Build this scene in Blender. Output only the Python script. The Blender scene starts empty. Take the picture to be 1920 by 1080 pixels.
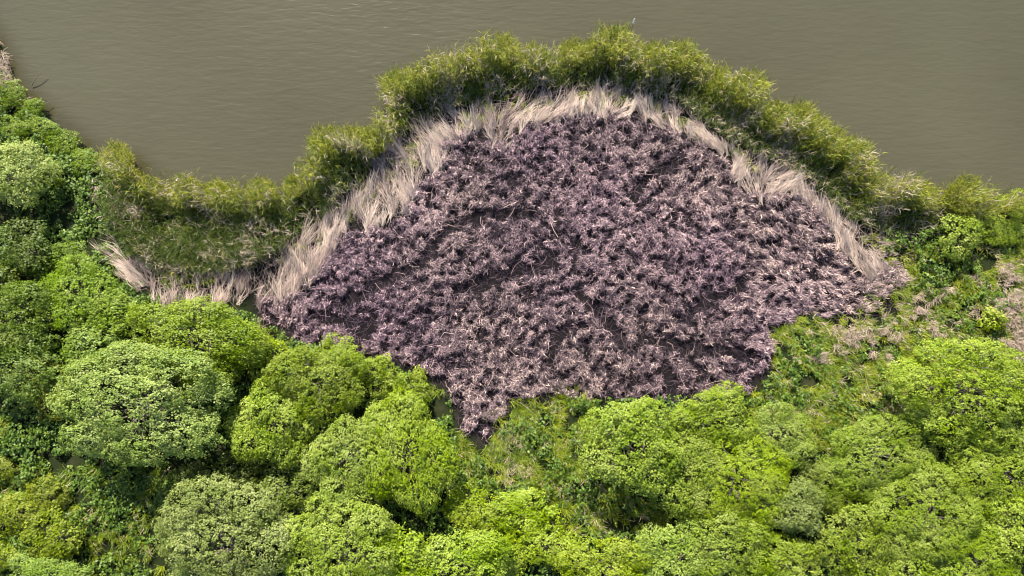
import bpy, math
import numpy as np

# ------------------------------------------------------------------ camera, world, sun, exposure
sc = bpy.context.scene
col = sc.collection
CAM_H, TILT, HFOV = 38.0, math.radians(9.0), math.radians(73.7)
cam_data = bpy.data.cameras.new('camera')
cam_data.sensor_width = 36.0
cam_data.lens = 18.0 / math.tan(HFOV / 2)
cam_data.clip_end = 3000
cam = bpy.data.objects.new('camera', cam_data)
col.objects.link(cam)
cam.location = (0, 0, CAM_H)
cam.rotation_euler = (TILT, 0, 0)
sc.camera = cam

SUN_EL, SUN_AZ = math.radians(40), math.radians(-15)      # azimuth clockwise from +Y
world = bpy.data.worlds.new('World')
sc.world = world
world.use_nodes = True
wn = world.node_tree
sky = wn.nodes.new('ShaderNodeTexSky')
sky.sky_type = 'NISHITA'
sky.sun_disc = False
sky.sun_elevation = SUN_EL
sky.sun_rotation = SUN_AZ
bg = wn.nodes['Background']
bg.inputs['Strength'].default_value = 0.08
wn.links.new(sky.outputs[0], bg.inputs['Color'])

sun_data = bpy.data.lights.new('sun', 'SUN')
sun_data.energy = 4.8
sun_data.angle = math.radians(0.53)
sun_data.color = (1.0, 0.93, 0.80)
sun = bpy.data.objects.new('sun', sun_data)
col.objects.link(sun)
sun.rotation_euler = (-(math.pi / 2 - SUN_EL), 0, -SUN_AZ)
sun.location = (0, 0, 60)

sc.view_settings.view_transform = 'Standard'
sc.view_settings.look = 'None'
sc.view_settings.exposure = 1.9
sc.view_settings.gamma = 1.0
sc.cycles.filter_width = 1.1

# ------------------------------------------------------------------ helpers
R = np.random.RandomState(7)
F = 960.0 / math.tan(HFOV / 2)
CT, ST = math.cos(TILT), math.sin(TILT)


def P(px, py, z=0.0):
    """photo position -> place on the level plane at height z"""
    x = (np.asarray(px, float) - 960) / F
    y = (540 - np.asarray(py, float)) / F
    dz = y * ST - CT
    s = (z - CAM_H) / dz
    return np.stack([x * s, (y * CT + ST) * s], -1)


def metres(px, py, z, n):
    y = (540 - py) / F
    s = (z - CAM_H) / (y * ST - CT)
    return n * s / F


def poly(pts, z):
    a = np.array(pts, float)
    zz = a[:, 2] if a.shape[1] > 2 else z
    return P(a[:, 0], a[:, 1], zz)


def smooth(line, it=2):
    a = np.asarray(line, float)
    for _ in range(it):
        q = a[:-1] * .75 + a[1:] * .25
        r = a[:-1] * .25 + a[1:] * .75
        m = np.empty((len(q) * 2, 2))
        m[0::2] = q
        m[1::2] = r
        a = np.vstack([a[:1], m, a[-1:]])
    return a


def inside(pts, pg):
    x, y = pts[:, 0], pts[:, 1]
    r = np.zeros(len(pts), bool)
    n = len(pg)
    for i in range(n):
        x0, y0 = pg[i]
        x1, y1 = pg[(i + 1) % n]
        if y0 == y1:
            continue
        c = ((y0 > y) != (y1 > y)) & (x < (x1 - x0) * (y - y0) / (y1 - y0) + x0)
        r ^= c
    return r


def dist(pts, line):
    d = np.full(len(pts), 1e9)
    for i in range(len(line) - 1):
        a, b = line[i], line[i + 1]
        ab = b - a
        t = np.clip(((pts - a) @ ab) / (ab @ ab + 1e-12), 0, 1)
        q = a + t[:, None] * ab
        d = np.minimum(d, np.hypot(pts[:, 0] - q[:, 0], pts[:, 1] - q[:, 1]))
    return d


def _h(ix, iy, iz, s):
    n = (ix * 374761393 + iy * 668265263 + iz * 2147483647 + s * 974634777) & 0xffffffff
    n = ((n ^ (n >> 13)) * 1274126177) & 0xffffffff
    return ((n ^ (n >> 16)) & 0xffff) / 65535.0


def noise(p, scale, seed=0):
    """value noise 0..1 over 2-D or 3-D places"""
    q = np.asarray(p, float) * scale
    if q.shape[1] == 2:
        q = np.column_stack([q, np.zeros(len(q))])
    i = np.floor(q).astype(np.int64)
    f = q - i
    f = f * f * (3 - 2 * f)
    r = 0
    for dx in (0, 1):
        for dy in (0, 1):
            for dz in (0, 1):
                w = (f[:, 0] if dx else 1 - f[:, 0]) * (f[:, 1] if dy else 1 - f[:, 1]) * (f[:, 2] if dz else 1 - f[:, 2])
                r = r + w * _h(i[:, 0] + dx, i[:, 1] + dy, i[:, 2] + dz, seed)
    return r


def scatter(pg, n):
    lo, hi = pg.min(0), pg.max(0)
    out = []
    got = 0
    while got < n:
        p = lo + R.rand(n * 2, 2) * (hi - lo)
        p = p[inside(p, pg)]
        out.append(p)
        got += len(p)
    return np.vstack(out)[:n]


def area(pg):
    x, y = pg[:, 0], pg[:, 1]
    return abs(np.dot(x, np.roll(y, -1)) - np.dot(y, np.roll(x, -1))) / 2


def mesh(name, v, faces, attrs=None, mat=None, shade=False):
    """faces: (n, k) index array; attrs: name -> one number for each face"""
    m = bpy.data.meshes.new(name)
    n, k = faces.shape
    m.vertices.add(len(v))
    m.vertices.foreach_set('co', np.ascontiguousarray(v, np.float32).ravel())
    m.loops.add(n * k)
    m.loops.foreach_set('vertex_index', np.ascontiguousarray(faces, np.int32).ravel())
    m.polygons.add(n)
    m.polygons.foreach_set('loop_start', np.arange(0, n * k, k, dtype=np.int32))
    m.polygons.foreach_set('loop_total', np.full(n, k, np.int32))
    m.update(calc_edges=True)
    if shade:
        m.polygons.foreach_set('use_smooth', np.ones(n, bool))
    for nm, arr in (attrs or {}).items():
        dom = 'FACE' if len(arr) == n else 'POINT'
        a = m.attributes.new(nm, 'FLOAT', dom)
        a.data.foreach_set('value', np.ascontiguousarray(arr, np.float32))
    if mat:
        m.materials.append(mat)
    return m


def link(name, data, parent=None, loc=(0, 0, 0), **tags):
    o = bpy.data.objects.new(name, data)
    col.objects.link(o)
    o.location = loc
    if parent:
        o.parent = parent
    for k, val in tags.items():
        o[k] = val
    return o


def strands(root, az, el, length, droop, width, seg=2, tip=.25, twist=None, bend=None):
    """curved ribbons: start angle el above the level, bending down by droop over the length"""
    n = len(root)
    pts = [root]
    p = root.copy()
    step = length / seg
    e = el.copy()
    for s in range(seg):
        b_ = az if bend is None else az + bend * (s / max(seg - 1, 1) - .5)
        p = p + np.stack([np.cos(b_) * np.cos(e), np.sin(b_) * np.cos(e), np.sin(e)], -1) * step[:, None]
        pts.append(p)
        e = e - droop / seg
    tw = az + math.pi / 2 if twist is None else twist
    side = np.stack([np.cos(tw), np.sin(tw), np.zeros(n)], -1)
    v = np.empty((n, seg + 1, 2, 3))
    for s in range(seg + 1):
        f = s / seg
        w = width * (1 - (1 - tip) * f ** 1.5) * .5
        v[:, s, 0] = pts[s] - side * w[:, None]
        v[:, s, 1] = pts[s] + side * w[:, None]
    b = (np.arange(n) * (seg + 1) * 2)[:, None, None]
    s = np.arange(seg)[None, :, None] * 2
    fc = b + s + np.array([0, 1, 3, 2])[None, None, :]
    return v.reshape(-1, 3), fc.reshape(-1, 4)


def join(parts):
    vs, fs, at, off = [], [], [], 0
    for v, f, a in parts:
        vs.append(v)
        fs.append(f + off)
        at.append(a)
        off += len(v)
    return np.vstack(vs), np.vstack(fs), np.concatenate(at)


def leaves(c, nrm, size, wid=.62):
    """kite-shaped leaves at c facing nrm"""
    n = len(c)
    t = R.randn(n, 3)
    t -= nrm * (t * nrm).sum(1)[:, None]
    t /= np.linalg.norm(t, axis=1)[:, None] + 1e-9
    s = np.cross(nrm, t)
    L = size[:, None]
    v = np.empty((n, 4, 3))
    v[:, 0] = c - t * L * .5
    v[:, 1] = c + s * L * wid * .5 + nrm * L * .08
    v[:, 2] = c + t * L * .5 - nrm * L * .1
    v[:, 3] = c - s * L * wid * .5 + nrm * L * .08
    f = np.arange(n)[:, None] * 4 + np.arange(4)[None]
    return v.reshape(-1, 3), f


def unit(v):
    return v / (np.linalg.norm(v, axis=1)[:, None] + 1e-9)


def sprigs(c, nrm, per, spread, leaf):
    """small rosettes of leaves round each centre; returns mesh arrays with one random number for each sprig"""
    n = len(c)
    cc = np.repeat(c, per, 0) + R.randn(n * per, 3) * spread * np.array([1, 1, .7])
    off = unit(cc - np.repeat(c, per, 0))
    nn = unit(np.repeat(nrm, per, 0) * .75 + np.array([0, 0, .55]) + off * .35 + R.randn(n * per, 3) * .38)
    v, f = leaves(cc, nn, leaf * (.65 + .7 * R.rand(n * per)))
    a = np.repeat(R.rand(n), per) * .6 + R.rand(n * per) * .4
    return v, f, a


# ------------------------------------------------------------------ materials
def nodes(name):
    m = bpy.data.materials.new(name)
    m.use_nodes = True
    t = m.node_tree
    return m, t, t.nodes['Principled BSDF']


def ramp(t, stops):
    r = t.nodes.new('ShaderNodeValToRGB')
    e = r.color_ramp.elements
    while len(e) < len(stops):
        e.new(.5)
    for k, (p, c) in enumerate(stops):
        e[k].position = p
        e[k].color = (*c, 1)
    return r


def blade_material(name, stops, transl=.25, rough=.6, patch=None):
    """ribbons coloured piece by piece from a random number, with broad drifts of a second tone"""
    m, t, b = nodes(name)
    at = t.nodes.new('ShaderNodeAttribute')
    at.attribute_name = 'rnd'
    r = ramp(t, stops)
    t.links.new(at.outputs['Fac'], r.inputs[0])
    out = r.outputs[0]
    if patch:
        geo = t.nodes.new('ShaderNodeNewGeometry')
        nz = t.nodes.new('ShaderNodeTexNoise')
        nz.inputs['Scale'].default_value = patch[0]
        nz.inputs['Detail'].default_value = 3
        t.links.new(geo.outputs['Position'], nz.inputs['Vector'])
        rr = ramp(t, [(.38, (0, 0, 0)), (.62, (1, 1, 1))])
        t.links.new(nz.outputs['Fac'], rr.inputs[0])
        mx = t.nodes.new('ShaderNodeMix')
        mx.data_type = 'RGBA'
        mx.blend_type = 'MULTIPLY'
        mx.inputs['B'].default_value = (*patch[1], 1)
        t.links.new(rr.outputs[0], mx.inputs['Factor'])
        t.links.new(out, mx.inputs['A'])
        out = mx.outputs['Result']
    t.links.new(out, b.inputs['Base Color'])
    b.inputs['Roughness'].default_value = rough
    b.inputs['Specular IOR Level'].default_value = .25
    tr = t.nodes.new('ShaderNodeBsdfTranslucent')
    t.links.new(out, tr.inputs['Color'])
    ms = t.nodes.new('ShaderNodeMixShader')
    ms.inputs[0].default_value = transl
    t.links.new(b.outputs[0], ms.inputs[1])
    t.links.new(tr.outputs[0], ms.inputs[2])
    t.links.new(ms.outputs[0], t.nodes['Material Output'].inputs['Surface'])
    return m


def leaf_material():
    m, t, b = nodes('leaf')
    oi = t.nodes.new('ShaderNodeObjectInfo')
    at = t.nodes.new('ShaderNodeAttribute')
    at.attribute_name = 'rnd'
    hs = t.nodes.new('ShaderNodeHueSaturation')
    mh = t.nodes.new('ShaderNodeMapRange')
    mh.inputs['To Min'].default_value = .488
    mh.inputs['To Max'].default_value = .515
    mv = t.nodes.new('ShaderNodeMapRange')
    mv.inputs['To Min'].default_value = 1.3
    mv.inputs['To Max'].default_value = .72
    t.links.new(at.outputs['Fac'], mh.inputs['Value'])
    t.links.new(at.outputs['Fac'], mv.inputs['Value'])
    t.links.new(mh.outputs[0], hs.inputs['Hue'])
    t.links.new(mv.outputs[0], hs.inputs['Value'])
    geo = t.nodes.new('ShaderNodeNewGeometry')
    nz = t.nodes.new('ShaderNodeTexNoise')
    nz.inputs['Scale'].default_value = .75
    nz.inputs['Detail'].default_value = 4
    t.links.new(geo.outputs['Position'], nz.inputs['Vector'])
    h2 = t.nodes.new('ShaderNodeHueSaturation')
    for sock, lo_, hi_ in (('Hue', .490, .506), ('Saturation', .88, 1.08), ('Value', .82, 1.18)):
        mr = t.nodes.new('ShaderNodeMapRange')
        mr.inputs['From Min'].default_value = .3
        mr.inputs['From Max'].default_value = .7
        mr.inputs['To Min'].default_value = hi_ if sock != 'Value' else lo_
        mr.inputs['To Max'].default_value = lo_ if sock != 'Value' else hi_
        t.links.new(nz.outputs['Fac'], mr.inputs['Value'])
        t.links.new(mr.outputs[0], h2.inputs[sock])
    t.links.new(oi.outputs['Color'], h2.inputs['Color'])
    t.links.new(h2.outputs[0], hs.inputs['Color'])
    t.links.new(hs.outputs[0], b.inputs['Base Color'])
    b.inputs['Roughness'].default_value = .48
    b.inputs['Specular IOR Level'].default_value = .2
    tr = t.nodes.new('ShaderNodeBsdfTranslucent')
    yl = t.nodes.new('ShaderNodeMix')
    yl.data_type = 'RGBA'
    yl.blend_type = 'MULTIPLY'
    yl.inputs['Factor'].default_value = 1
    yl.inputs['B'].default_value = (1.5, 1.5, .5, 1)
    t.links.new(hs.outputs[0], yl.inputs['A'])
    t.links.new(yl.outputs['Result'], tr.inputs['Color'])
    ms = t.nodes.new('ShaderNodeMixShader')
    ms.inputs[0].default_value = .38
    t.links.new(b.outputs[0], ms.inputs[1])
    t.links.new(tr.outputs[0], ms.inputs[2])
    t.links.new(ms.outputs[0], t.nodes['Material Output'].inputs['Surface'])
    return m


def bark_material():
    m, t, b = nodes('bark')
    nz = t.nodes.new('ShaderNodeTexNoise')
    nz.inputs['Scale'].default_value = 9
    nz.inputs['Detail'].default_value = 6
    r = ramp(t, [(.3, (.045, .035, .03)), (.7, (.15, .125, .105))])
    t.links.new(nz.outputs['Fac'], r.inputs[0])
    t.links.new(r.outputs[0], b.inputs['Base Color'])
    b.inputs['Roughness'].default_value = .9
    return m


def ground_material():
    m, t, b = nodes('earth')
    geo = t.nodes.new('ShaderNodeNewGeometry')
    nz = t.nodes.new('ShaderNodeTexNoise')
    nz.inputs['Scale'].default_value = 1.3
    nz.inputs['Detail'].default_value = 8
    t.links.new(geo.outputs['Position'], nz.inputs['Vector'])
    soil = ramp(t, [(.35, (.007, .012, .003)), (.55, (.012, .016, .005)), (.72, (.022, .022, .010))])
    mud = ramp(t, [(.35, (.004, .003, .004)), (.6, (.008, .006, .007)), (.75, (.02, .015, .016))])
    t.links.new(nz.outputs['Fac'], soil.inputs[0])
    t.links.new(nz.outputs['Fac'], mud.inputs[0])
    at = t.nodes.new('ShaderNodeAttribute')
    at.attribute_name = 'mud'
    mx = t.nodes.new('ShaderNodeMix')
    mx.data_type = 'RGBA'
    t.links.new(at.outputs['Fac'], mx.inputs['Factor'])
    t.links.new(soil.outputs[0], mx.inputs['A'])
    t.links.new(mud.outputs[0], mx.inputs['B'])
    t.links.new(mx.outputs['Result'], b.inputs['Base Color'])
    b.inputs['Roughness'].default_value = .95
    b.inputs['Specular IOR Level'].default_value = .08
    bp = t.nodes.new('ShaderNodeBump')
    bp.inputs['Strength'].default_value = .6
    bp.inputs['Distance'].default_value = .15
    t.links.new(nz.outputs['Fac'], bp.inputs['Height'])
    t.links.new(bp.outputs[0], b.inputs['Normal'])
    return m


def water_material():
    m, t, b = nodes('murky_water')
    geo = t.nodes.new('ShaderNodeNewGeometry')
    # slow drifts in the silt
    nz = t.nodes.new('ShaderNodeTexNoise')
    nz.inputs['Scale'].default_value = .09
    nz.inputs['Detail'].default_value = 4
    t.links.new(geo.outputs['Position'], nz.inputs['Vector'])
    silt = ramp(t, [(.3, (.039, .036, .021)), (.7, (.047, .044, .026))])
    t.links.new(nz.outputs['Fac'], silt.inputs[0])
    at = t.nodes.new('ShaderNodeAttribute')
    at.attribute_name = 'shallow'
    mx = t.nodes.new('ShaderNodeMix')
    mx.data_type = 'RGBA'
    mx.inputs['B'].default_value = (.024, .021, .008, 1)
    t.links.new(at.outputs['Fac'], mx.inputs['Factor'])
    t.links.new(silt.outputs[0], mx.inputs['A'])
    t.links.new(mx.outputs['Result'], b.inputs['Base Color'])
    b.inputs['Roughness'].default_value = .09
    b.inputs['IOR'].default_value = 1.333
    # wind ripples: two stretched noises at slightly different headings
    hs = []
    for rot, sx, sy, amp in ((-.32, .7, 2.6, .75), (.05, 1.1, 4.2, .55), (-.5, 2.6, 7.5, .10)):
        mp = t.nodes.new('ShaderNodeMapping')
        mp.inputs['Rotation'].default_value = (0, 0, -rot)
        mp.inputs['Scale'].default_value = (sx, sy, 1)
        t.links.new(geo.outputs['Position'], mp.inputs['Vector'])
        n2 = t.nodes.new('ShaderNodeTexNoise')
        n2.inputs['Scale'].default_value = 1
        n2.inputs['Detail'].default_value = 1
        n2.inputs['Distortion'].default_value = .5
        t.links.new(mp.outputs[0], n2.inputs['Vector'])
        mm = t.nodes.new('ShaderNodeMath')
        mm.operation = 'MULTIPLY'
        mm.inputs[1].default_value = amp
        t.links.new(n2.outputs['Fac'], mm.inputs[0])
        hs.append(mm)
    a1 = t.nodes.new('ShaderNodeMath')
    a2 = t.nodes.new('ShaderNodeMath')
    t.links.new(hs[0].outputs[0], a1.inputs[0])
    t.links.new(hs[1].outputs[0], a1.inputs[1])
    t.links.new(a1.outputs[0], a2.inputs[0])
    t.links.new(hs[2].outputs[0], a2.inputs[1])
    bp = t.nodes.new('ShaderNodeBump')
    bp.inputs['Strength'].default_value = 1.0
    bp.inputs['Distance'].default_value = .023
    t.links.new(a2.outputs[0], bp.inputs['Height'])
    t.links.new(bp.outputs[0], b.inputs['Normal'])
    return m


M_LEAF, M_BARK = leaf_material(), bark_material()
M_GROUND, M_WATER = ground_material(), water_material()
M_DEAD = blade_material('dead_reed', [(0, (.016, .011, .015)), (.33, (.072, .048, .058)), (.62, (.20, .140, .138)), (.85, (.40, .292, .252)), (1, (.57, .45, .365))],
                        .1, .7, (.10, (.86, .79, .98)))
M_WITHER = blade_material('withered_stalk', [(0, (.05, .04, .025)), (.4, (.17, .125, .095)), (.75, (.33, .25, .195)), (1, (.46, .37, .28))], .1, .7)
M_STRAW = blade_material('straw', [(0, (.09, .06, .055)), (.3, (.22, .16, .14)), (.65, (.43, .33, .275)), (1, (.64, .52, .425))], .15, .6)
M_REED = blade_material('reed_leaf', [(0, (.040, .062, .010)), (.40, (.115, .145, .012)), (.72, (.27, .268, .018)),
                                      (.8, (.22, .19, .04)), (.84, (.30, .24, .17)), (1, (.44, .36, .29))], .3, .5)
M_GRASS = blade_material('meadow_blade', [(0, (.028, .060, .003)), (.45, (.125, .168, .006)), (.82, (.24, .27, .012)),
                                          (.88, (.22, .20, .07)), (.92, (.34, .25, .19)), (1, (.44, .34, .28))], .3, .5)
M_HERB = blade_material('herb_leaf', [(0, (.03, .065, .010)), (.5, (.07, .125, .013)), (1, (.13, .18, .02))], .3, .5)

# ------------------------------------------------------------------ outlines of the place
# where the outer reeds and banks stand against the water (photo place, height of what is seen there)
TIPS = [(-140, -160, .3), (-40, 20, .3), (5, 90, .3), (25, 150, .4), (78, 205, .4), (135, 255, .4), (185, 292, .5), (240, 296, .6), (270, 330, 1.2),
        (310, 352, 1.7), (380, 348, 1.8), (460, 356, 1.8), (540, 335, 1.9), (580, 300, 2.0), (598, 250, 2.0), (645, 246, 2.0),
        (695, 248, 2.0), (715, 215, 2.0), (718, 160, 2.0), (740, 138, 2.0), (790, 128, 2.0), (840, 110, 2.0), (880, 102, 2.0),
        (930, 80, 2.0), (1000, 90, 2.0), (1070, 78, 2.0), (1150, 72, 2.0), (1210, 92, 2.0), (1250, 104, 2.0), (1300, 96, 2.0),
        (1345, 130, 2.0), (1380, 150, 2.0), (1430, 170, 2.0), (1455, 205, 2.0), (1510, 212, 2.0), (1560, 252, 2.0), (1612, 275, 2.0),
        (1635, 320, 1.9), (1660, 350, 1.8), (1725, 348, 1.8), (1830, 356, 1.8), (1860, 378, 1.4), (1925, 372, 1.4), (2100, 380, 1), (2300, 360, 1)]
SHORE = smooth(poly(TIPS, 0), 2)
LAND = np.vstack([[[-400, SHORE[0, 1] + 30]], SHORE, [[400, SHORE[-1, 1]], [400, -300], [-400, -300]]])

INNER = smooth(poly([(215, 330), (205, 385), (222, 440), (262, 490), (330, 515), (400, 520), (470, 508), (520, 485), (568, 442), (632, 405), (682, 345),
                     (712, 300), (772, 248), (842, 215), (910, 188), (1000, 170), (1100, 168), (1190, 170), (1268, 198), (1330, 250),
                     (1380, 285), (1480, 325), (1540, 375), (1600, 430), (1690, 445), (1760, 430), (1830, 410), (1900, 400), (1990, 400)], .2), 2)
k0 = int(np.argmin(np.hypot(*(SHORE - poly([(262, 325, .8)], 0)[0]).T)))
k1 = int(np.argmin(np.hypot(*(SHORE - poly([(2000, 376, 1.2)], 0)[0]).T)))
FRINGE = np.vstack([SHORE[k0:k1 + 1], INNER[::-1]])

MAT_TOP = [(475, 566), (520, 548), (598, 505), (615, 455), (650, 425), (750, 408), (765, 360), (812, 320), (828, 265), (880, 240), (945, 268),
           (1000, 228), (1060, 205), (1170, 205), (1240, 225), (1330, 262), (1372, 300), (1395, 360), (1480, 350), (1545, 400),
           (1572, 450), (1622, 515), (1665, 480)]
MAT_LOW = [(1705, 520), (1670, 590), (1600, 610), (1500, 600), (1442, 625), (1448, 690), (1400, 742), (1280, 756), (1150, 752), (1050, 745), (960, 765),
           (915, 840), (862, 800), (838, 730), (770, 700), (680, 670), (560, 655), (495, 610)]
MAT = poly(MAT_TOP + MAT_LOW, .2)
mat_top_line = poly([(225, 470), (262, 525), (310, 562), (400, 565)] + MAT_TOP, .2)
BAND = np.vstack([INNER[6:-8], mat_top_line[::-1]])


def land_height(p):
    d = dist(p, SHORE)
    s = np.where(inside(p, LAND), d, -d)
    h = np.clip(s / 1.2, -1, 1) * .28 + np.clip(s, -6, 0) * .18
    h += (noise(p, .5, 3) - .5) * .14 * np.clip(s, 0, 1)
    # the west bank and the tree belt stand a little higher
    h += np.clip(s - 1, 0, 6) * .12 * np.clip((-14 - p[:, 0]) / 6, 0, 1)
    h += np.clip((4 - p[:, 1]) / 10, 0, 1) * .5
    return h, s


# ------------------------------------------------------------------ ground and water
def grid_axis(lo, hi, step, far):
    a = np.arange(lo, hi + step, step)
    return np.concatenate([[-far, -far * .4, lo * 1.6 - 8], a, [hi * 1.6 + 8, far * .4, far]])


gx = grid_axis(-42, 42, .5, 400)
gy = np.concatenate([[-400, -120, -40], np.arange(-14, 44, .5), [60, 150, 600]])
X, Y = np.meshgrid(gx, gy)
pts = np.column_stack([X.ravel(), Y.ravel()])
hz, sd = land_height(pts)
nx, ny = len(gx), len(gy)
ii = (np.arange(ny - 1)[:, None] * nx + np.arange(nx - 1)[None]).ravel()
faces = np.stack([ii, ii + 1, ii + nx + 1, ii + nx], -1)
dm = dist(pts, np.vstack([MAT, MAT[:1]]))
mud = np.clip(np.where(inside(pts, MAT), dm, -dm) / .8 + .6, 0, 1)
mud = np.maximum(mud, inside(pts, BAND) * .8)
link('ground', mesh('ground', np.column_stack([pts, hz]), faces, {'mud': mud}, M_GROUND, True), kind='structure',
     label='dark muddy earth of the lake shore under reeds and trees', category='ground')
keep = sd < 3
shallow = np.clip(1 - (-sd - .1) / .9, 0, 1) * np.clip((-9 - pts[:, 0]) / 8, .5, 1) * .7
fk = faces[keep[faces].any(1)]
link('water', mesh('water', np.column_stack([pts, np.zeros(len(pts))]), fk, {'shallow': shallow}, M_WATER, True), kind='structure',
     label='murky olive lake water with small wind ripples', category='lake')

# ------------------------------------------------------------------ field of broken dead reeds
TRACKS = [smooth(poly(q, .2), 2) for q in (
    [(640, 575), (690, 545), (740, 520), (800, 490), (828, 440), (880, 412), (930, 402), (1000, 404)],
    [(1085, 552), (1120, 585), (1150, 612), (1168, 655)],
    [(1188, 372), (1205, 340), (1240, 322), (1275, 300)],
    [(1225, 640), (1300, 655), (1405, 662)],
    [(590, 590), (640, 600), (700, 606)],
    [(655, 660), (690, 620), (700, 606)],
    [(960, 515), (1000, 505), (1030, 480)],
    [(1030, 680), (1040, 640), (1065, 610)],
    [(1245, 690), (1255, 740), (1262, 770)],
    [(1290, 590), (1330, 560), (1380, 545)],
    [(860, 545), (915, 520), (955, 520)])]


def lumps(p):
    return noise(p, 1.5, 13) * .1 + noise(p + 31.7, 3.3, 14) * .54 + noise(p, 6.2, 16) * .36


def dead_field():
    """tangled heaps of broken reeds over dark hollows"""
    n = int(area(MAT) * 640)
    p = scatter(MAT, n)
    q = lumps(p)
    de = dist(p, np.vstack([MAT, MAT[:1]]))
    tr = np.min([dist(p, t) for t in TRACKS], 0)
    wide = .22 + .15 * noise(p, 2.0, 17)
    q = q - .22 * np.clip(1 - tr / (wide * 2), 0, 1)
    ok = (de > noise(p, 1.1, 5) * (.8 + .35 * np.clip((p[:, 0] - 15) / 3, 0, 1)) - .15) & (tr > wide) & (R.rand(n) < np.clip((q - .375) * 12, .03, 1))
    p, q = p[ok], q[ok]
    n = len(p)
    g, _ = land_height(p)
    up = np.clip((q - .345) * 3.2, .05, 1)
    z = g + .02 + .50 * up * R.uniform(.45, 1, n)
    comb = np.clip((p[:, 0] - 10.5) / 4, 0, 1) * .8
    az = R.rand(n) * 6.283
    swirl = noise(p, 1.3, 18) * 12
    az = np.where(R.rand(n) < .45, swirl + R.randn(n) * .5, az)
    az = np.where(R.rand(n) < comb, np.radians(-14) + (noise(p, .4, 21) - .5) * 2.2 + R.randn(n) * .45, az)
    L = (.08 + .21 * R.rand(n) ** 2.0) * (1 + .45 * comb)
    el = np.radians(R.uniform(-18, 62, n))
    wd = R.uniform(.016, .040, n)
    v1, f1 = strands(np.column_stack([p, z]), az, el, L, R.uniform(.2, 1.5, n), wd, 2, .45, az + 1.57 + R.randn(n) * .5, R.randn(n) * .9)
    tone = .155 + .36 * up + (noise(p, .2, 15) - .5) * .25 + (noise(p, 2.5, 19) - .5) * .25 + np.clip((p[:, 0] - 6) / 14, 0, 1) * .07  # light and shade in the colour: heap tops painted paler, hollows darker
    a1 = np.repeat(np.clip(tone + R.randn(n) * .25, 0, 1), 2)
    # long loose stalks thrown across the heaps
    m = int(area(MAT) * 2)
    r = scatter(MAT, m)
    r = r[lumps(r) > .42]
    m = len(r)
    gr, _ = land_height(r)
    v2, f2 = strands(np.column_stack([r, gr + .2 + .4 * R.rand(m)]), R.rand(m) * 6.283, np.radians(R.uniform(-10, 22, m)), R.uniform(.5, 1.1, m),
                     R.uniform(0, .6, m), R.uniform(.012, .022, m), 2, .5, None, R.randn(m) * .5)
    # thin litter lying flat in the hollows
    k = int(area(MAT) * 26)
    t = scatter(MAT, k)
    gt, _ = land_height(t)
    v3, f3 = strands(np.column_stack([t, gt + .02 + .05 * R.rand(k)]), R.rand(k) * 6.283, np.radians(R.uniform(-4, 8, k)), R.uniform(.2, .6, k),
                     np.zeros(k), R.uniform(.012, .022, k), 1, .5)
    return join([(v1, f1, a1), (v2, f2, np.repeat(np.clip(.6 + R.randn(m) * .18, 0, 1), 2)), (v3, f3, np.clip(.2 + R.randn(k) * .12, 0, 1))])


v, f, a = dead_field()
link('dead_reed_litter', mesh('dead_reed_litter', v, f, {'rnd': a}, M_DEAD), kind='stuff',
     label='mauve brown field of broken dead reeds with dark hollows', category='dead reeds')
n_dead = len(f)


def dead_patches():
    parts = []
    for pg, thr, lay in (([(1480, 610), (1600, 610), (1690, 580), (1730, 560), (1720, 620), (1660, 690), (1480, 680)], .61, -15),
                         ([(1850, 560), (1960, 540), (1980, 700), (1870, 670)], .50, -60),
                         ([(1700, 520), (1850, 500), (1960, 480), (1900, 600), (1720, 640)], .66, -20),
                         ([(-40, 30), (4, 82), (22, 140), (60, 190), (30, 200), (-40, 160)], .5, -50),
                         ([(160, 290), (230, 330), (240, 420), (190, 400)], .55, -40)):
        pg = poly(pg, .3)
        n = int(area(pg) * 420)
        p = scatter(pg, n)
        q = noise(p, .9, 81) * .3 + noise(p, 2.6, 82) * .4 + noise(p, 5.5, 84) * .3
        p, q = p[q > thr], q[q > thr]
        n = len(p)
        g, _ = land_height(p)
        az = np.radians(lay) + (noise(p, 1.6, 83) - .5) * 4 + R.randn(n) * .9
        v, f = strands(np.column_stack([p, np.maximum(g, 0) + .1 + R.rand(n) * .4]), az, np.radians(R.uniform(-10, 40, n)), R.uniform(.12, .42, n),
                       R.uniform(.2, 1.2, n), R.uniform(.013, .028, n), 2, .4)
        parts.append((v, f, np.repeat(np.clip(.5 + R.randn(n) * .22, 0, 1), 2)))
    return join(parts)


v, f, a = dead_patches()
link('withered_stalks', mesh('withered_stalks', v, f, {'rnd': a}, M_WITHER), kind='stuff',
     label='brown withered stalks strewn in patches over the grassy slopes', category='dead stalks')

# ------------------------------------------------------------------ lodged straw along the edge of the field
FLOW = np.array([(230, 470, 140), (290, 530, 120), (330, 540, 100), (420, 540, 60), (500, 530, 75), (540, 480, 72), (600, 440, 78), (660, 390, 80),
                 (720, 330, 97), (780, 270, 120), (850, 220, 118), (900, 215, 78), (960, 210, 65), (1060, 190, 66), (1170, 180, 82),
                 (1250, 220, 118), (1330, 262, 130), (1400, 320, 80), (1470, 335, 65), (1520, 390, 110), (1600, 470, 122), (1640, 460, 145)], float)
FLOW_P = P(FLOW[:, 0], FLOW[:, 1], .2)


def flow(p):
    w = 1 / (((p[:, None] - FLOW_P[None]) ** 2).sum(2) + .3) ** 1.5
    d = np.radians(FLOW[:, 2])
    return np.arctan2((w * np.sin(d)).sum(1), (w * np.cos(d)).sum(1))


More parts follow.
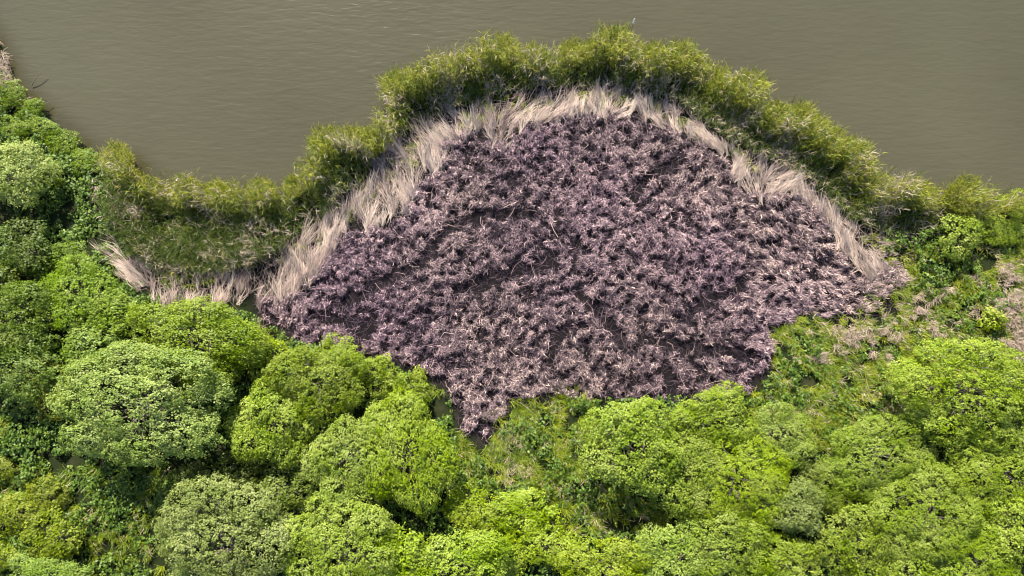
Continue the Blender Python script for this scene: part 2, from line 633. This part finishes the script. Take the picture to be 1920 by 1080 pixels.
def straw_band():
    nb = int(area(BAND) * 9)
    c = scatter(BAND, nb)
    d_edge = dist(c, mat_top_line)
    lc = (c[:, 0] > -13) & (c[:, 0] < -4.5)
    c = c[R.rand(nb) < np.where(lc, .72, 1) * np.where((d_edge < .45) | lc, .8, np.clip((noise(c, 1.0, 31) - .44) * 3.0, .03, .8))]
    # thick fringe of locks right along the field's edge
    seg = np.diff(mat_top_line, axis=0)
    ln = np.hypot(*seg.T)
    pick = R.choice(len(seg), int(ln.sum() * 11), p=ln / ln.sum())
    t = R.rand(len(pick), 1)
    e = mat_top_line[pick] + seg[pick] * t
    e += R.randn(len(e), 2) * .16 + np.array([.05, -.28])
    e = e[(noise(e, .9, 36) > .3) & ((e[:, 0] > -13.5) | (noise(e, 1.1, 37) > .34))]
    c = c[(c[:, 0] > -13.5) | (noise(c, .9, 38) > .5)]
    c = np.vstack([c, e])
    nb = len(c)
    lc = (c[:, 0] > -13) & (c[:, 0] < -4.5)
    baz = flow(c) + (noise(c, .8, 32) - .5) * np.where(lc, .7, 1.7) + R.randn(nb) * .2
    tone = np.clip(.70 - .2 * dist(c, mat_top_line) + R.randn(nb) * .2, .1, .95)  # painted shade of the reed belt: locks darken away from the field's edge
    per = 20
    n = nb * per
    cc = np.repeat(c, per, 0)
    fan = R.randn(n) * np.repeat(R.uniform(.08, .34, nb), per)
    az = np.repeat(baz, per) + fan
    lat = R.randn(n) * .05 + fan * .12
    lon = R.uniform(-.4, .2, n)
    root = cc + np.stack([np.cos(az) * lon - np.sin(az) * lat, np.sin(az) * lon + np.cos(az) * lat], -1)
    g, _ = land_height(root)
    z = g + .06 + .22 * R.rand(n)
    L = np.repeat((.45 + .95 * R.rand(nb) ** 1.3) * np.where(lc, 1.25, 1), per) * (.45 + .65 * R.rand(n))
    el = np.radians(np.repeat(R.uniform(4, 50, nb), per) + R.randn(n) * 7)
    v, f = strands(np.column_stack([root, z]), az, el, L, R.uniform(.1, .9, n), R.uniform(.011, .024, n), 3, .3, None,
                   np.repeat(R.randn(nb) * .45, per) + R.randn(n) * .25)
    a = np.repeat(np.clip(np.repeat(tone, per) + R.randn(n) * .16, 0, 1), 3)
    # crossed single stalks
    m = int(area(BAND) * 34)
    q = scatter(BAND, m)
    gq, _ = land_height(q)
    v2, f2 = strands(np.column_stack([q, gq + .05 + .2 * R.rand(m)]), flow(q) + R.randn(m) * .9, np.radians(R.uniform(5, 65, m)), R.uniform(.5, 1.3, m),
                     R.uniform(.1, .8, m), R.uniform(.011, .02, m), 3, .3)
    v, f, a = join([(v, f, a), (v2, f2, np.repeat(np.clip(.36 + R.randn(m) * .22, 0, 1), 3))])
    return v, f, a


v, f, a = straw_band()
link('lodged_straw', mesh('lodged_straw', v, f, {'rnd': a}, M_STRAW), kind='stuff',
     label='pale cream lodged reed straw between green reeds and dead field', category='straw')
n_straw = len(f)


# ------------------------------------------------------------------ green reeds of the fringe
def reeds(p, height, out, spread=.35):
    """each reed: a stalk ribbon and leaf blades nodding away from it"""
    n = len(p)
    g, _ = land_height(p)
    g = np.maximum(g, -.1)
    root = np.column_stack([p, g])
    dead = R.rand(n) < .10 + .4 * (noise(p, .9, 44) > .74) + .28 * np.clip((dist(p, SHORE) - 1.6) / 1.5, 0, 1) * (p[:, 0] > -9)
    el = np.radians(R.uniform(70, 86, n))
    az = out + R.randn(n) * .9
    parts = []
    tone = np.clip(R.beta(2.2, 2.2, n) + .32 - .36 * np.clip(dist(p, SHORE), 0, 2.4), 0, 1) * .78  # sunlit outer rim and shaded inner side painted in: darker away from the water
    tone = np.where(dead, .82 + .18 * R.rand(n), tone)
    v, f = strands(root, az, el, height, R.uniform(.05, .35, n), np.full(n, .018), 2, .5, R.uniform(0, math.pi, n))
    parts.append((v, f, np.repeat(np.where(dead, tone, tone * .8 + .12), 2)))
    for k in range(5):
        t = R.uniform(.45, 1.0, n)
        q = root + np.stack([np.cos(az) * np.cos(el), np.sin(az) * np.cos(el), np.sin(el)], -1) * (height * t * .97)[:, None]
        a2 = az + R.randn(n) * 1.5
        L = R.uniform(.2, .46, n)
        v, f = strands(q, a2, np.radians(R.uniform(25, 72, n)), L, R.uniform(.4, 1.5, n), R.uniform(.018, .034, n), 2, .12)
        parts.append((v, f, np.repeat(np.clip(tone + R.randn(n) * .06, 0, 1), 2)))
    return join(parts)


def fringe():
    n = int(area(FRINGE) * 120)
    p = scatter(FRINGE, n)
    ds = dist(p, SHORE)
    clump = noise(p, .62, 41)
    dens = np.clip(.25 + 1.3 * clump, 0, 1)
    low = ((p[:, 0] < -10) & (ds > 3.0))
    dens *= np.where(low, .75, np.clip(1.1 - .30 * (ds - .5), .36, 1))
    p = p[(R.rand(n) < dens) & (ds > .95 * (1 - noise(p, .8, 46)) - .2)]
    ds = dist(p, SHORE)
    h = 1.35 + 1.75 * noise(p, .62, 41) + R.randn(len(p)) * .12
    west = p[:, 0] < -9
    h *= np.clip(1.3 - .8 * np.clip(ds - .35, 0, 9), np.where(west, .40, .26), 1.3)     # tall at the water, sinking towards the land
    # heads lean to the open water
    j = np.argmin(((p[:, None, ::1] - SHORE[None, ::4]) ** 2).sum(2), 1)
    q = SHORE[::4][j] - p
    out = np.arctan2(q[:, 1], q[:, 0])
    # stragglers standing in the shallows
    k = R.randint(len(SHORE) // 6, len(SHORE) - 12, 420)
    w = SHORE[k] + (SHORE[k + 1] - SHORE[k]) * R.rand(420, 1) + R.randn(420, 2) * .32
    w = w[(noise(w, .9, 47) > .5) & ~inside(w, LAND)]
    p = np.vstack([p, w])
    h = np.concatenate([h, R.uniform(.7, 1.7, len(w))])
    out = np.concatenate([out, R.rand(len(w)) * 6.283])
    return reeds(p, np.clip(h, .4, 2.7), out)


v, f, a = fringe()
link('reed_fringe', mesh('reed_fringe', v, f, {'rnd': a}, M_REED), kind='stuff',
     label='belt of tall green reeds along the lake edge', category='reeds')
n_reed = len(f)


def clump_mesh(k):
    n = 330
    r = .62 * np.sqrt(R.rand(n))
    th = R.rand(n) * 2 * math.pi
    root = np.column_stack([r * np.cos(th), r * np.sin(th), R.uniform(-.25, .1, n)])
    h = 2.15 - .9 * r + R.randn(n) * .14
    tone = np.clip(R.beta(3, 1.9, n), 0, 1) * .78
    tone = np.where(R.rand(n) < .08, .9, tone)
    el = np.radians(88 - 26 * r + R.randn(n) * 4)
    parts = [(*strands(root, th, el, h, R.uniform(.1, .4, n), np.full(n, .018), 2, .5, R.uniform(0, 3.1, n)), np.repeat(tone, 2))]
    for _ in range(5):
        t = R.uniform(.55, 1.0, n)
        q = root + np.stack([np.cos(th) * np.cos(el), np.sin(th) * np.cos(el), np.sin(el)], -1) * (h * t)[:, None]
        parts.append((*strands(q, th + R.randn(n) * .9, np.radians(R.uniform(20, 65, n)), R.uniform(.2, .44, n), R.uniform(.5, 1.6, n),
                               R.uniform(.018, .034, n), 2, .12), np.repeat(np.clip(tone + R.randn(n) * .06, 0, .8), 2)))
    v, f, a = join(parts)
    return mesh('reed_clump', v, f, {'rnd': a}, M_REED)


CLUMPS = [clump_mesh(k) for k in range(4)]
spots = [(608, 262), (650, 254), (688, 258), (737, 150), (790, 138), (848, 116), (885, 112), (945, 86), (1000, 98), (1075, 86), (1118, 88),
         (1155, 76, 1.15), (1190, 92), (1228, 104), (1283, 100, 1.25), (1312, 116), (1356, 142), (1408, 166, 1.15), (1462, 214), (1507, 216),
         (1535, 240), (1570, 264), (1608, 284), (1622, 312), (1708, 356), (1745, 360), (1815, 362, 1.15),
         (330, 358), (395, 356), (480, 352), (545, 338)]


def clump_label(x):
    own = {1155: 'tall bright reed clump right beside the single white tipped stem',
           1283: 'widest bright green reed clump of the whole reed belt',
           1815: 'broad reed clump at the far end of the belt near the pale lime bush',
           737: 'reed clump on the outer corner where the belt steps towards the lake'}
    if x in own:
        return own[x]
    if x < 590:
        return 'low green reed clump lining the shore of the sheltered bay'
    if x < 700:
        return 'green reed clump on the small step between bay and outer belt'
    if x < 1150:
        return 'olive green reed clump on the arc between corner and white tipped stem'
    if x < 1640:
        return 'bushy green reed clump on the arc beyond the white tipped stem'
    return 'green reed clump on the low arm behind the eastern notch'


for k, q in enumerate(spots):
    xy = P(q[0], q[1], 1.9)
    s = q[2] if len(q) > 2 else 1.0
    s *= R.uniform(.88, 1.08) * (1 if q[0] > 590 else .85)
    o = link('reed_clump', CLUMPS[k % 4], loc=(xy[0], xy[1], .02), category='reed clump',
             label=clump_label(q[0]), group="reed clumps along the water's edge")
    o.rotation_euler = (0, 0, R.rand() * 6.28)
    o.scale = (s * .8, s * .8, s)
xy = P(214, 292, 1.0)
o = link('reed_clump', CLUMPS[1], loc=(xy[0], xy[1], .05), category='reed clump',
         label='lone grey green reed clump jutting into the bay beside the herb bank')
o.scale = (.8, .8, .6)

# ------------------------------------------------------------------ meadow grass
MEADOWS = [([(905, 850), (960, 770), (1060, 745), (1130, 750), (1150, 900), (1240, 960), (1240, 1010), (1000, 1000), (840, 960), (850, 800)], 1.0),
           ([(1400, 745), (1450, 690), (1442, 625), (1500, 600), (1600, 610), (1670, 590), (1690, 500), (1720, 455), (1830, 420), (2000, 400),
             (2000, 720), (1720, 760), (1560, 860), (1400, 800)], 1.0),
           ([(1460, 640), (1480, 590), (1600, 570), (1640, 520), (1700, 480), (1690, 590), (1560, 640)], .35),
           ([(900, 780), (960, 740), (1090, 720), (1110, 760), (950, 800)], .3),
           ([(1600, 440), (1700, 450), (1720, 500), (1660, 500)], .6),
           ([(240, 380), (470, 420), (480, 520), (330, 545), (250, 470)], .7),
           ([(120, 880), (330, 860), (330, 1080), (150, 1100), (20, 1080), (0, 860)], .45),
           ([(480, 600), (560, 645), (680, 670), (840, 730), (800, 780), (600, 680), (480, 640)], .5),
           ([(520, 480), (640, 400), (720, 300), (900, 185), (1180, 165), (1340, 250), (1480, 330), (1460, 350), (1340, 275), (1180, 195), (900, 225),
             (720, 350), (640, 430), (540, 510)], .35)]


def meadow():
    parts = []
    for pg, dens in MEADOWS:
        g_ = poly(pg, .3)
        nt = int(area(g_) * 23 * dens)
        c = scatter(g_, nt)
        c = c[noise(c, 1.2, 51) * .45 + noise(c, 2.8, 54) * .55 > .41]
        nt = len(c)
        if nt == 0:
            continue
        per = 17
        n = nt * per
        base = np.repeat(np.radians(-60) + (noise(c, .4, 52) - .5) * 4 + R.randn(nt) * .5, per)
        az = base + R.randn(n) * 1.0
        p = np.repeat(c, per, 0) + R.randn(n, 2) * .07
        gz, _ = land_height(p)
        strawy = noise(c, 1.3, 53) > np.where(c[:, 0] > 18, .64, .74)
        tone = np.clip(np.repeat(R.beta(2.4, 2, nt) * .82 + (noise(c, .5, 55) - .5) * .25, per) + R.randn(n) * .06, 0, .86)
        dry = R.rand(n) < np.repeat(np.where(strawy, .28, .04), per)
        tone = np.where(dry, .9 + .1 * R.rand(n), tone)
        h = np.repeat(R.uniform(.3, .65, nt), per) * R.uniform(.7, 1.1, n)
        v, f = strands(np.column_stack([p, gz]), az, np.radians(R.uniform(45, 82, n)), h, R.uniform(.9, 2.0, n), R.uniform(.02, .04, n), 3, .12)
        parts.append((v, f, np.repeat(tone, 3)))
    return join(parts)


v, f, a = meadow()
link('meadow_grass', mesh('meadow_grass', v, f, {'rnd': a}, M_GRASS), kind='stuff',
     label='tufted green meadow grass mixed with pale straw', category='grass')
n_grass = len(f)

# ------------------------------------------------------------------ leafy undergrowth
UNDER = [([(-120, 120), (5, 120), (30, 160), (80, 215), (140, 265), (185, 300), (245, 310), (230, 400), (260, 500), (300, 570), (280, 640), (200, 700),
           (100, 760), (-150, 760)], 1.0),
         ([(225, 420), (290, 550), (480, 590), (520, 640), (480, 680), (250, 600)], .9),
         ([(1640, 420), (1700, 440), (1820, 410), (1830, 450), (1720, 480), (1660, 470)], .5),
         ([(470, 590), (560, 640), (690, 668), (785, 705), (845, 745), (862, 850), (880, 960), (420, 900), (300, 700)], .7),
         ([(1060, 750), (1230, 745), (1400, 735), (1450, 790), (1240, 830), (1090, 830)], .6),
         ([(905, 850), (960, 775), (1060, 750), (1130, 760), (1150, 900), (1240, 960), (1000, 1000), (850, 960), (860, 830)], .42),
         ([(1410, 745), (1455, 690), (1450, 635), (1600, 625), (1690, 590), (1720, 470), (2000, 420), (2000, 720), (1720, 760), (1560, 860), (1420, 800)], .42),
         ([(60, 740), (200, 820), (330, 860), (330, 960), (120, 920), (40, 860)], .8),
         ([(-150, 740), (110, 740), (160, 900), (420, 880), (600, 900), (900, 960), (1240, 1000), (1240, 1150), (-150, 1150)], .6),
         ([(1240, 760), (1450, 790), (1600, 850), (1720, 770), (2050, 700), (2050, 1150), (1240, 1150)], .5)]


def undergrowth():
    parts = []
    for pg, dens in UNDER:
        g_ = poly(pg, .4)
        n = int(area(g_) * 34 * dens)
        c = scatter(g_, n)
        c = c[inside(c, LAND)]
        m = noise(c, .8, 61) * .6 + noise(c, 2.1, 62) * .4
        c, m = c[m > .36], m[m > .36]
        gz, s = land_height(c)
        z = gz + .1 + 1.0 * np.clip(m - .36, 0, .5) * (.4 + R.rand(len(c))) * np.clip(s, .3, 1) * 1.3
        nr = unit(np.column_stack([R.randn(len(c), 2) * .35, np.ones(len(c))]))
        parts.append(sprigs(np.column_stack([c, z]), nr, 7, .085, .15))
    return join(parts)


v, f, a = undergrowth()
link('undergrowth', mesh('undergrowth', v, f, {'rnd': a}, M_HERB), kind='stuff',
     label='low leafy green herbs and brambles covering the banks', category='undergrowth')
n_under = len(f)


# ------------------------------------------------------------------ trees and shrubs
def tube(path, r0, r1, sides=6):
    path = np.asarray(path, float)
    n = len(path)
    v = []
    d = np.gradient(path, axis=0)
    for k in range(n):
        t = d[k] / np.linalg.norm(d[k])
        a = np.cross(t, [.31, .83, .47])
        a /= np.linalg.norm(a)
        b = np.cross(t, a)
        rr = r0 + (r1 - r0) * (k / (n - 1)) ** .8
        th = np.arange(sides) * 2 * math.pi / sides
        v.append(path[k] + rr * (np.cos(th)[:, None] * a + np.sin(th)[:, None] * b))
    v = np.vstack(v)
    f = []
    for k in range(n - 1):
        for s in range(sides):
            f.append((k * sides + s, k * sides + (s + 1) % sides, (k + 1) * sides + (s + 1) % sides, (k + 1) * sides + s))
    return v, np.array(f), np.zeros(len(f))


def make_tree(Rm, lobes, dens, per, leaf, flat=.78, lobe_r=.46, gap=.32, holes=.9):
    """crown of radius Rm whose base is at z = 0, and its stems; returns (crown mesh, trunk mesh)"""
    cz = Rm * .62
    cs = [np.array([0, 0, cz + .02 * Rm, .62 * Rm])]
    for k in range(lobes):
        th = k * 2.39996 + R.rand() * .6
        rr = Rm * (.30 + .42 * R.rand())
        up = R.uniform(-.25, .55) * (1.15 - rr / Rm)
        q = Rm * lobe_r * R.uniform(.75, 1.15)
        cs.append(np.array([rr * math.cos(th), rr * math.sin(th), cz + up * Rm * flat, q]))
    cs = np.array(cs)
    C, N = [], []
    for c in cs:
        for depth, share in ((1.0, 1.0), (.84, .55), (.66, .3)):
            r = c[3] * depth
            n = int(4 * math.pi * r * r * dens * share)
            u = unit(R.randn(n, 3))
            rad = r * (1 + (noise(u * c[3] + c[:3], 1.6, 71) - .5) * .3 + R.randn(n) * .035)
            p = c[:3] + u * rad[:, None] * np.array([1, 1, flat + .1])
            ok = p[:, 2] > .12 * Rm
            for o in cs:
                if o is c:
                    continue
                dd = (p - o[:3]) / np.array([1, 1, flat + .1])
                ok &= (dd ** 2).sum(1) > (o[3] * .86 * depth) ** 2
            ok &= R.rand(n) < np.clip(.35 + u[:, 2] * .9 + .45, .25, 1)
            C.append(p[ok])
            N.append(u[ok])
    C, N = np.vstack(C), np.vstack(N)
    g = noise(C, 1.3, 72) * .3 + noise(C, 2.6, 73) * .3 + noise(C, 4.6, 74) * .4
    ok = R.rand(len(C)) < np.clip((g - gap) * 7, 1 - holes, 1)
    v, f, a = sprigs(C[ok], N[ok], per, .076 if leaf > .1 else .066, leaf)
    crown = mesh('crown', v, f, {'rnd': a}, M_LEAF)
    parts = []
    stems = max(2, min(5, lobes // 2))
    for k in range(stems):
        th = k * 6.283 / stems + R.rand()
        lean = R.uniform(.12, .3) * Rm
        r0 = .035 * Rm * R.uniform(.8, 1.2)
        pth = [np.array([math.cos(th), math.sin(th), 0]) * lean * t ** 1.4 + np.array([.06 * Rm * math.cos(th), .06 * Rm * math.sin(th), -.15 + t * cz * 1.05])
               for t in np.linspace(0, 1, 6)]
        parts.append(tube(pth, r0, r0 * .45))
        for c in cs[1 + k::stems]:
            s0 = pth[3 + (R.rand() > .5)]
            e = c[:3] + np.array([0, 0, .2 * c[3]])
            mid = (s0 + e) / 2 + R.randn(3) * .06 * Rm
            bz = [s0 * (1 - t) ** 2 + 2 * mid * t * (1 - t) + e * t * t for t in np.linspace(0, 1, 5)]
            parts.append(tube(bz, r0 * .5, r0 * .12, 5))
            for _ in range(3):
                e2 = c[:3] + unit(R.randn(1, 3) + [[0, 0, .7]])[0] * c[3] * .92
                bz2 = [bz[3] * (1 - t) + e2 * t + R.randn(3) * .015 * Rm for t in np.linspace(0, 1, 4)]
                parts.append(tube(bz2, r0 * .2, r0 * .05, 4))
    v, f, a = join(parts)
    trunk = mesh('trunk', v, f, None, M_BARK, True)
    return crown, trunk


PROTO = {
    'big': (4.0, [make_tree(4.0, 22, 20, 10, .108, .62, .34, .36, .93) for _ in range(4)]),
    'dome': (3.0, [make_tree(3.0, 15, 22, 10, .105, .68, .38, .33, .92) for _ in range(3)]),
    'mid': (2.5, [make_tree(2.5, 16, 22, 10, .105, .64, .36, .36, .93) for _ in range(4)]),
    'bush': (1.4, [make_tree(1.4, 11, 25, 9, .105, .62, .38, .40, .95) for _ in range(4)]),
    'sprout': (.6, [make_tree(.6, 4, 30, 7, .11, .9, .5, .2) for _ in range(2)]),
}
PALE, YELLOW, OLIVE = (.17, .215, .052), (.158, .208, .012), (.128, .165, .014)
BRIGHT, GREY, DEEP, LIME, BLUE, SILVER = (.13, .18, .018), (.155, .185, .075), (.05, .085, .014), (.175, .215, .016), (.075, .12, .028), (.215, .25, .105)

counters = {}


def plant(name, px, py, r, ry, kind, colour, label, lift=1.0, group=None):
    base, ps = PROTO[kind]
    if px > 450 and 1.3 < colour[1] / colour[0] < 1.9:
        colour = (colour[1] / 1.23, colour[1] * 1.06, colour[2])
    elif px <= 450 and colour[1] / colour[0] > 1.42:
        colour = (colour[1] / 1.42, colour[1], colour[2])
    zc = metres(px, py, 1.5, (r + ry) / 2) * .75 * lift
    xy = P(px, py, zc)
    big = 1.11 if r > 50 else 1.08
    sx = metres(px, py, zc, r * big) / base
    sy = metres(px, py, zc, ry * big) / base
    k = counters.get(kind, 0)
    counters[kind] = k + 1
    crown, trunk = ps[k % len(ps)]
    gz, _ = land_height(np.array([xy]))
    root = link(name, None, loc=(xy[0], xy[1], float(gz[0]) - .02), label=label, category=name.split('_')[-1])
    if group:
        root['group'] = group
    flip = -1 if (k // len(ps)) % 2 else 1
    rz = R.choice([0, math.pi]) + R.uniform(-.35, .35)
    root.rotation_euler = (0, 0, rz)
    root.scale = (sx * flip, sy, (sx + sy) / 2 * lift)
    c = link('crown', crown, root)
    j = (R.uniform(.94, 1.06) + R.uniform(-.02, .02, 3)) * np.array([1.07, 1.12, .70])
    c.color = (colour[0] * j[0], colour[1] * j[1], colour[2] * j[2], 1)
    link('trunk', trunk, root)


T, S = 'broadleaf_tree', 'shrub'
LIST = [
    # left of the field
    (T, 272, 755, 158, 106, 'big', (.165, .212, .075), 'broadest pale green tree, dark hollow on its shaded side, below the straw corner', 1.0),
    (T, 378, 640, 118, 72, 'dome', OLIVE, 'olive green tree between the broadest pale tree and the straw corner', .85),
    (S, 503, 668, 42, 42, 'bush', LIME, 'small lime green bush wedged between the two olive crowns', 1.0),
    (T, 602, 715, 84, 72, 'dome', OLIVE, 'smooth olive green domed tree bordering the dead reed field', 1.0),
    (T, 518, 798, 72, 82, 'mid', (.125, .195, .03), 'fresh green tree with rounded crown pressed against the smooth olive dome', 1.0),
    (T, 664, 862, 78, 88, 'dome', PALE, 'pale green half of the paired round crowns below the smooth olive dome', 1.0),
    (T, 766, 848, 76, 102, 'dome', (.13, .19, .018), 'yellow green half of the paired round crowns beside the meadow gap', 1.0),
    (S, 705, 700, 45, 38, 'bush', BRIGHT, 'bright green shrub between smooth olive dome and dead reed field', 1.0),
    (S, 640, 662, 44, 34, 'bush', (.125, .185, .02), 'leafy shrub on the field side of the smooth olive dome', 1.0),
    (S, 772, 742, 48, 36, 'bush', BRIGHT, 'bright green shrub on the field side of the paired round crowns', 1.0),
    (S, 787, 705, 17, 16, 'sprout', LIME, 'tiny round bush standing alone inside the dead reed edge', 1.1),
    (T, 428, 1010, 124, 104, 'big', GREY, 'grey green tree beyond the dark gap under the broadest pale tree', 1.0),
    (T, 648, 1030, 108, 96, 'big', (.14, .20, .034), 'large light green tree between the grey green tree and the paired crowns', 1.0),
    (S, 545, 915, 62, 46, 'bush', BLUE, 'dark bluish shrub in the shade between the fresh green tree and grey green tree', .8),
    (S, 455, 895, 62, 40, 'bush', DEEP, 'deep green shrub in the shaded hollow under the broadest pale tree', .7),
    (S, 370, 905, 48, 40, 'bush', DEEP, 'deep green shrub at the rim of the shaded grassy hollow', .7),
    (T, 868, 1062, 92, 72, 'mid', (.14, .205, .028), 'light green tree between the large light tree and the yellow shrub thicket', 1.0),
    (S, 760, 1050, 60, 62, 'bush', YELLOW, 'yellow green shrub squeezed between the two light green trees', 1.2),
    # middle
    (S, 970, 955, 60, 44, 'bush', YELLOW, 'yellow green thicket shrub at the lower rim of the meadow gap', .7),
    (S, 1025, 1010, 56, 50, 'bush', YELLOW, 'yellow green thicket shrub next to the lime green tree', .7),
    (S, 882, 950, 54, 40, 'bush', YELLOW, 'yellow green thicket shrub touching the paired round crowns', .7),
    (S, 945, 1035, 52, 50, 'bush', YELLOW, 'yellow green thicket shrub beside the light green tree', .7),
    (T, 1188, 838, 98, 88, 'mid', (.125, .19, .034), 'rounded fresh green tree standing between dead field and meadow gap', 1.05),
    (T, 1140, 1068, 94, 60, 'mid', LIME, 'lime green tree below the shaded end of the meadow gap', 1.0),
    (T, 1258, 1035, 76, 70, 'mid', PALE, 'pale green tree between the lime tree and the yellow leafy tree', 1.0),
    # right
    (T, 1325, 790, 80, 58, 'mid', BRIGHT, 'bright green tree rising directly from the edge of the dead field', 1.0),
    (T, 1285, 890, 78, 80, 'mid', (.11, .175, .03), 'mid green tree between the fresh round tree and the yellow leafy tree', .9),
    (T, 1375, 900, 98, 86, 'big', YELLOW, 'yellow green leafy tree in the middle of the eastern wood', .8),
    (T, 1450, 818, 74, 56, 'mid', (.115, .165, .038), 'soft green tree bordering the combed meadow grass', .95),
    (T, 1472, 948, 56, 56, 'mid', GREY, 'small grey green round crown amid yellow green trees', 1.3),
    (T, 1355, 1020, 82, 70, 'mid', (.105, .17, .022), 'green tree below the yellow leafy tree', .9),
    (T, 1452, 1050, 72, 60, 'mid', (.12, .18, .02), 'green tree between the small grey crown and the tufted olive tree', .95),
    (T, 1592, 1018, 70, 68, 'mid', (.145, .185, .024), 'tufted olive yellow tree next to the small grey green crown', 1.1),
    (T, 1638, 858, 106, 74, 'big', (.14, .18, .026), 'broad olive yellow tree by the combed meadow grass', .75),
    (T, 1800, 738, 128, 92, 'big', (.14, .195, .024), 'largest yellow green domed tree of the eastern wood, facing the straw slope', .95),
    (T, 1720, 955, 98, 84, 'big', (.135, .19, .028), 'light green tree between broad olive tree and the tufted olive tree', .8),
    (T, 1858, 890, 98, 84, 'big', (.13, .195, .02), 'fresh green tree below the largest domed tree', .75),
    (T, 1800, 1048, 98, 76, 'big', BRIGHT, 'bright green tree under the fresh green tree', .7),
    (T, 1918, 985, 80, 84, 'mid', (.125, .19, .022), 'leafy green tree behind the fresh green tree', .95),
    (T, 1915, 800, 72, 74, 'mid', (.12, .185, .024), 'green tree leaning on the largest domed tree', .9),
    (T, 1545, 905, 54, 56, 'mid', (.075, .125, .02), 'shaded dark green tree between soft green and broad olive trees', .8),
    (T, 1690, 1062, 72, 56, 'mid', (.115, .18, .022), 'green tree beside the tufted olive yellow tree', .85),
    (S, 1795, 440, 42, 42, 'bush', (.165, .21, .04), 'pale lime bush rising at the end of the reed belt', 1.1),
    (S, 1905, 384, 34, 26, 'bush', LIME, 'bright shrub at the water behind the pale lime bush', .9),
    (S, 1868, 432, 50, 34, 'bush', BRIGHT, 'bright green shrub next to the pale lime bush', .6),
    (S, 1855, 598, 22, 19, 'sprout', (.18, .225, .02), 'small lime round bush standing alone on the straw slope', 1.3),
    # west bank
    (T, 32, 332, 70, 68, 'mid', SILVER, 'silvery pale tree on the west bank', 1.1),
    (T, 35, 610, 88, 74, 'mid', (.085, .13, .016), 'mid green tree below the dark western thicket', .9),
    (T, 62, 690, 88, 66, 'mid', (.08, .135, .028), 'bluish green tree next to the olive bush', .9),
    (T, 165, 555, 74, 64, 'mid', (.115, .18, .016), 'vivid green tree facing the straw corner', .75),
    (S, 232, 600, 58, 44, 'bush', (.11, .17, .016), 'vivid green shrub below the straw corner', .9),
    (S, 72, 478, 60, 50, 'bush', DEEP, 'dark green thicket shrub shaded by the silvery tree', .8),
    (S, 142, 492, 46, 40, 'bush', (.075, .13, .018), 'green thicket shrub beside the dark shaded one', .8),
    (S, 112, 730, 48, 58, 'bush', (.125, .135, .022), 'olive brown bush leaning on the broadest pale tree', 1.0),
    (S, 190, 660, 66, 46, 'bush', (.105, .165, .035), 'soft green shrub between vivid green shrub and broadest pale tree', .9),
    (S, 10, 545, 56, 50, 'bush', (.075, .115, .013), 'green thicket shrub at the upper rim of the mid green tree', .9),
]
for q in LIST:
    plant(*q)
for px, py, r in ((22, 872, 40), (60, 955, 48), (112, 925, 44), (138, 1000, 56), (28, 1030, 48), (26, 800, 32)):
    plant(S, px, py, r, r * .8, 'bush', (.135, .165, .010), 'yellow olive bush on the shaded grassy slope', .75, 'yellow bushes on the shaded slope')
plant(T, 132, 1078, 78, 52, 'mid', (.145, .195, .05), 'pale tree top beyond the yellow bushes on the shaded slope', 1.0)
for px, py, r in ((22, 178, 38), (60, 205, 30), (82, 245, 36), (122, 268, 34), (162, 304, 34), (100, 330, 34), (30, 250, 34)):
    plant(S, px, py, r, r * .75, 'bush', (.095, .15, .010), 'low bright green herb bush on the west bank by the water', .6, 'herb bushes on the west bank')

# ------------------------------------------------------------------ a tall stem with a pale head, and bare sticks
M_HEAD = blade_material('pale_plume', [(0, (.6, .58, .52)), (1, (.75, .73, .68))], .1)


def stick(name, p0, p1, r, label, cat):
    p0, p1 = np.array(p0), np.array(p1)
    pth = [p0 + (p1 - p0) * t + np.array([0, 0, .08 * math.sin(t * 3.1)]) for t in np.linspace(0, 1, 5)]
    v, f, _ = tube(pth, r, r * .6, 6)
    link(name, mesh(name, v, f, None, M_BARK, True), label=label, category=cat)


a0 = P(1184, 58, 2.0)
root = link('tall_reed', None, loc=(a0[0], a0[1], -.1), label='single tall reed with a white tip standing out of the reed belt', category='reed')
v, f, _ = tube([(0, 0, 0), (.01, .02, 1.0), (0, .05, 2.0), (-.01, .08, 2.85)], .02, .012, 6)
link('stem', mesh('stem', v, f, None, M_BARK, True), root)
v, f, _ = tube([(-.01, .08, 2.8), (-.01, .09, 2.93), (-.01, .1, 3.07), (-.01, .12, 3.2)], .055, .03, 6)
link('plume', mesh('plume', v, f, {'rnd': np.zeros(len(f))}, M_HEAD, True), root)
b0, b1 = P(58, 160, .15), P(82, 132, .3)
stick('dead_branch', (*b0, .1), (*b1, .35), .025, 'thin bare branch reaching over the water from the west bank', 'branch')
b0, b1 = P(76, 205, .15), P(96, 190, .2)
stick('dead_branch', (*b0, .1), (*b1, .25), .022, 'short bare branch lying in the shallows by the herb bank', 'branch')
print('FACES', n_dead, n_straw, n_reed, n_grass, n_under, sum(len(m.polygons) for m in bpy.data.meshes))
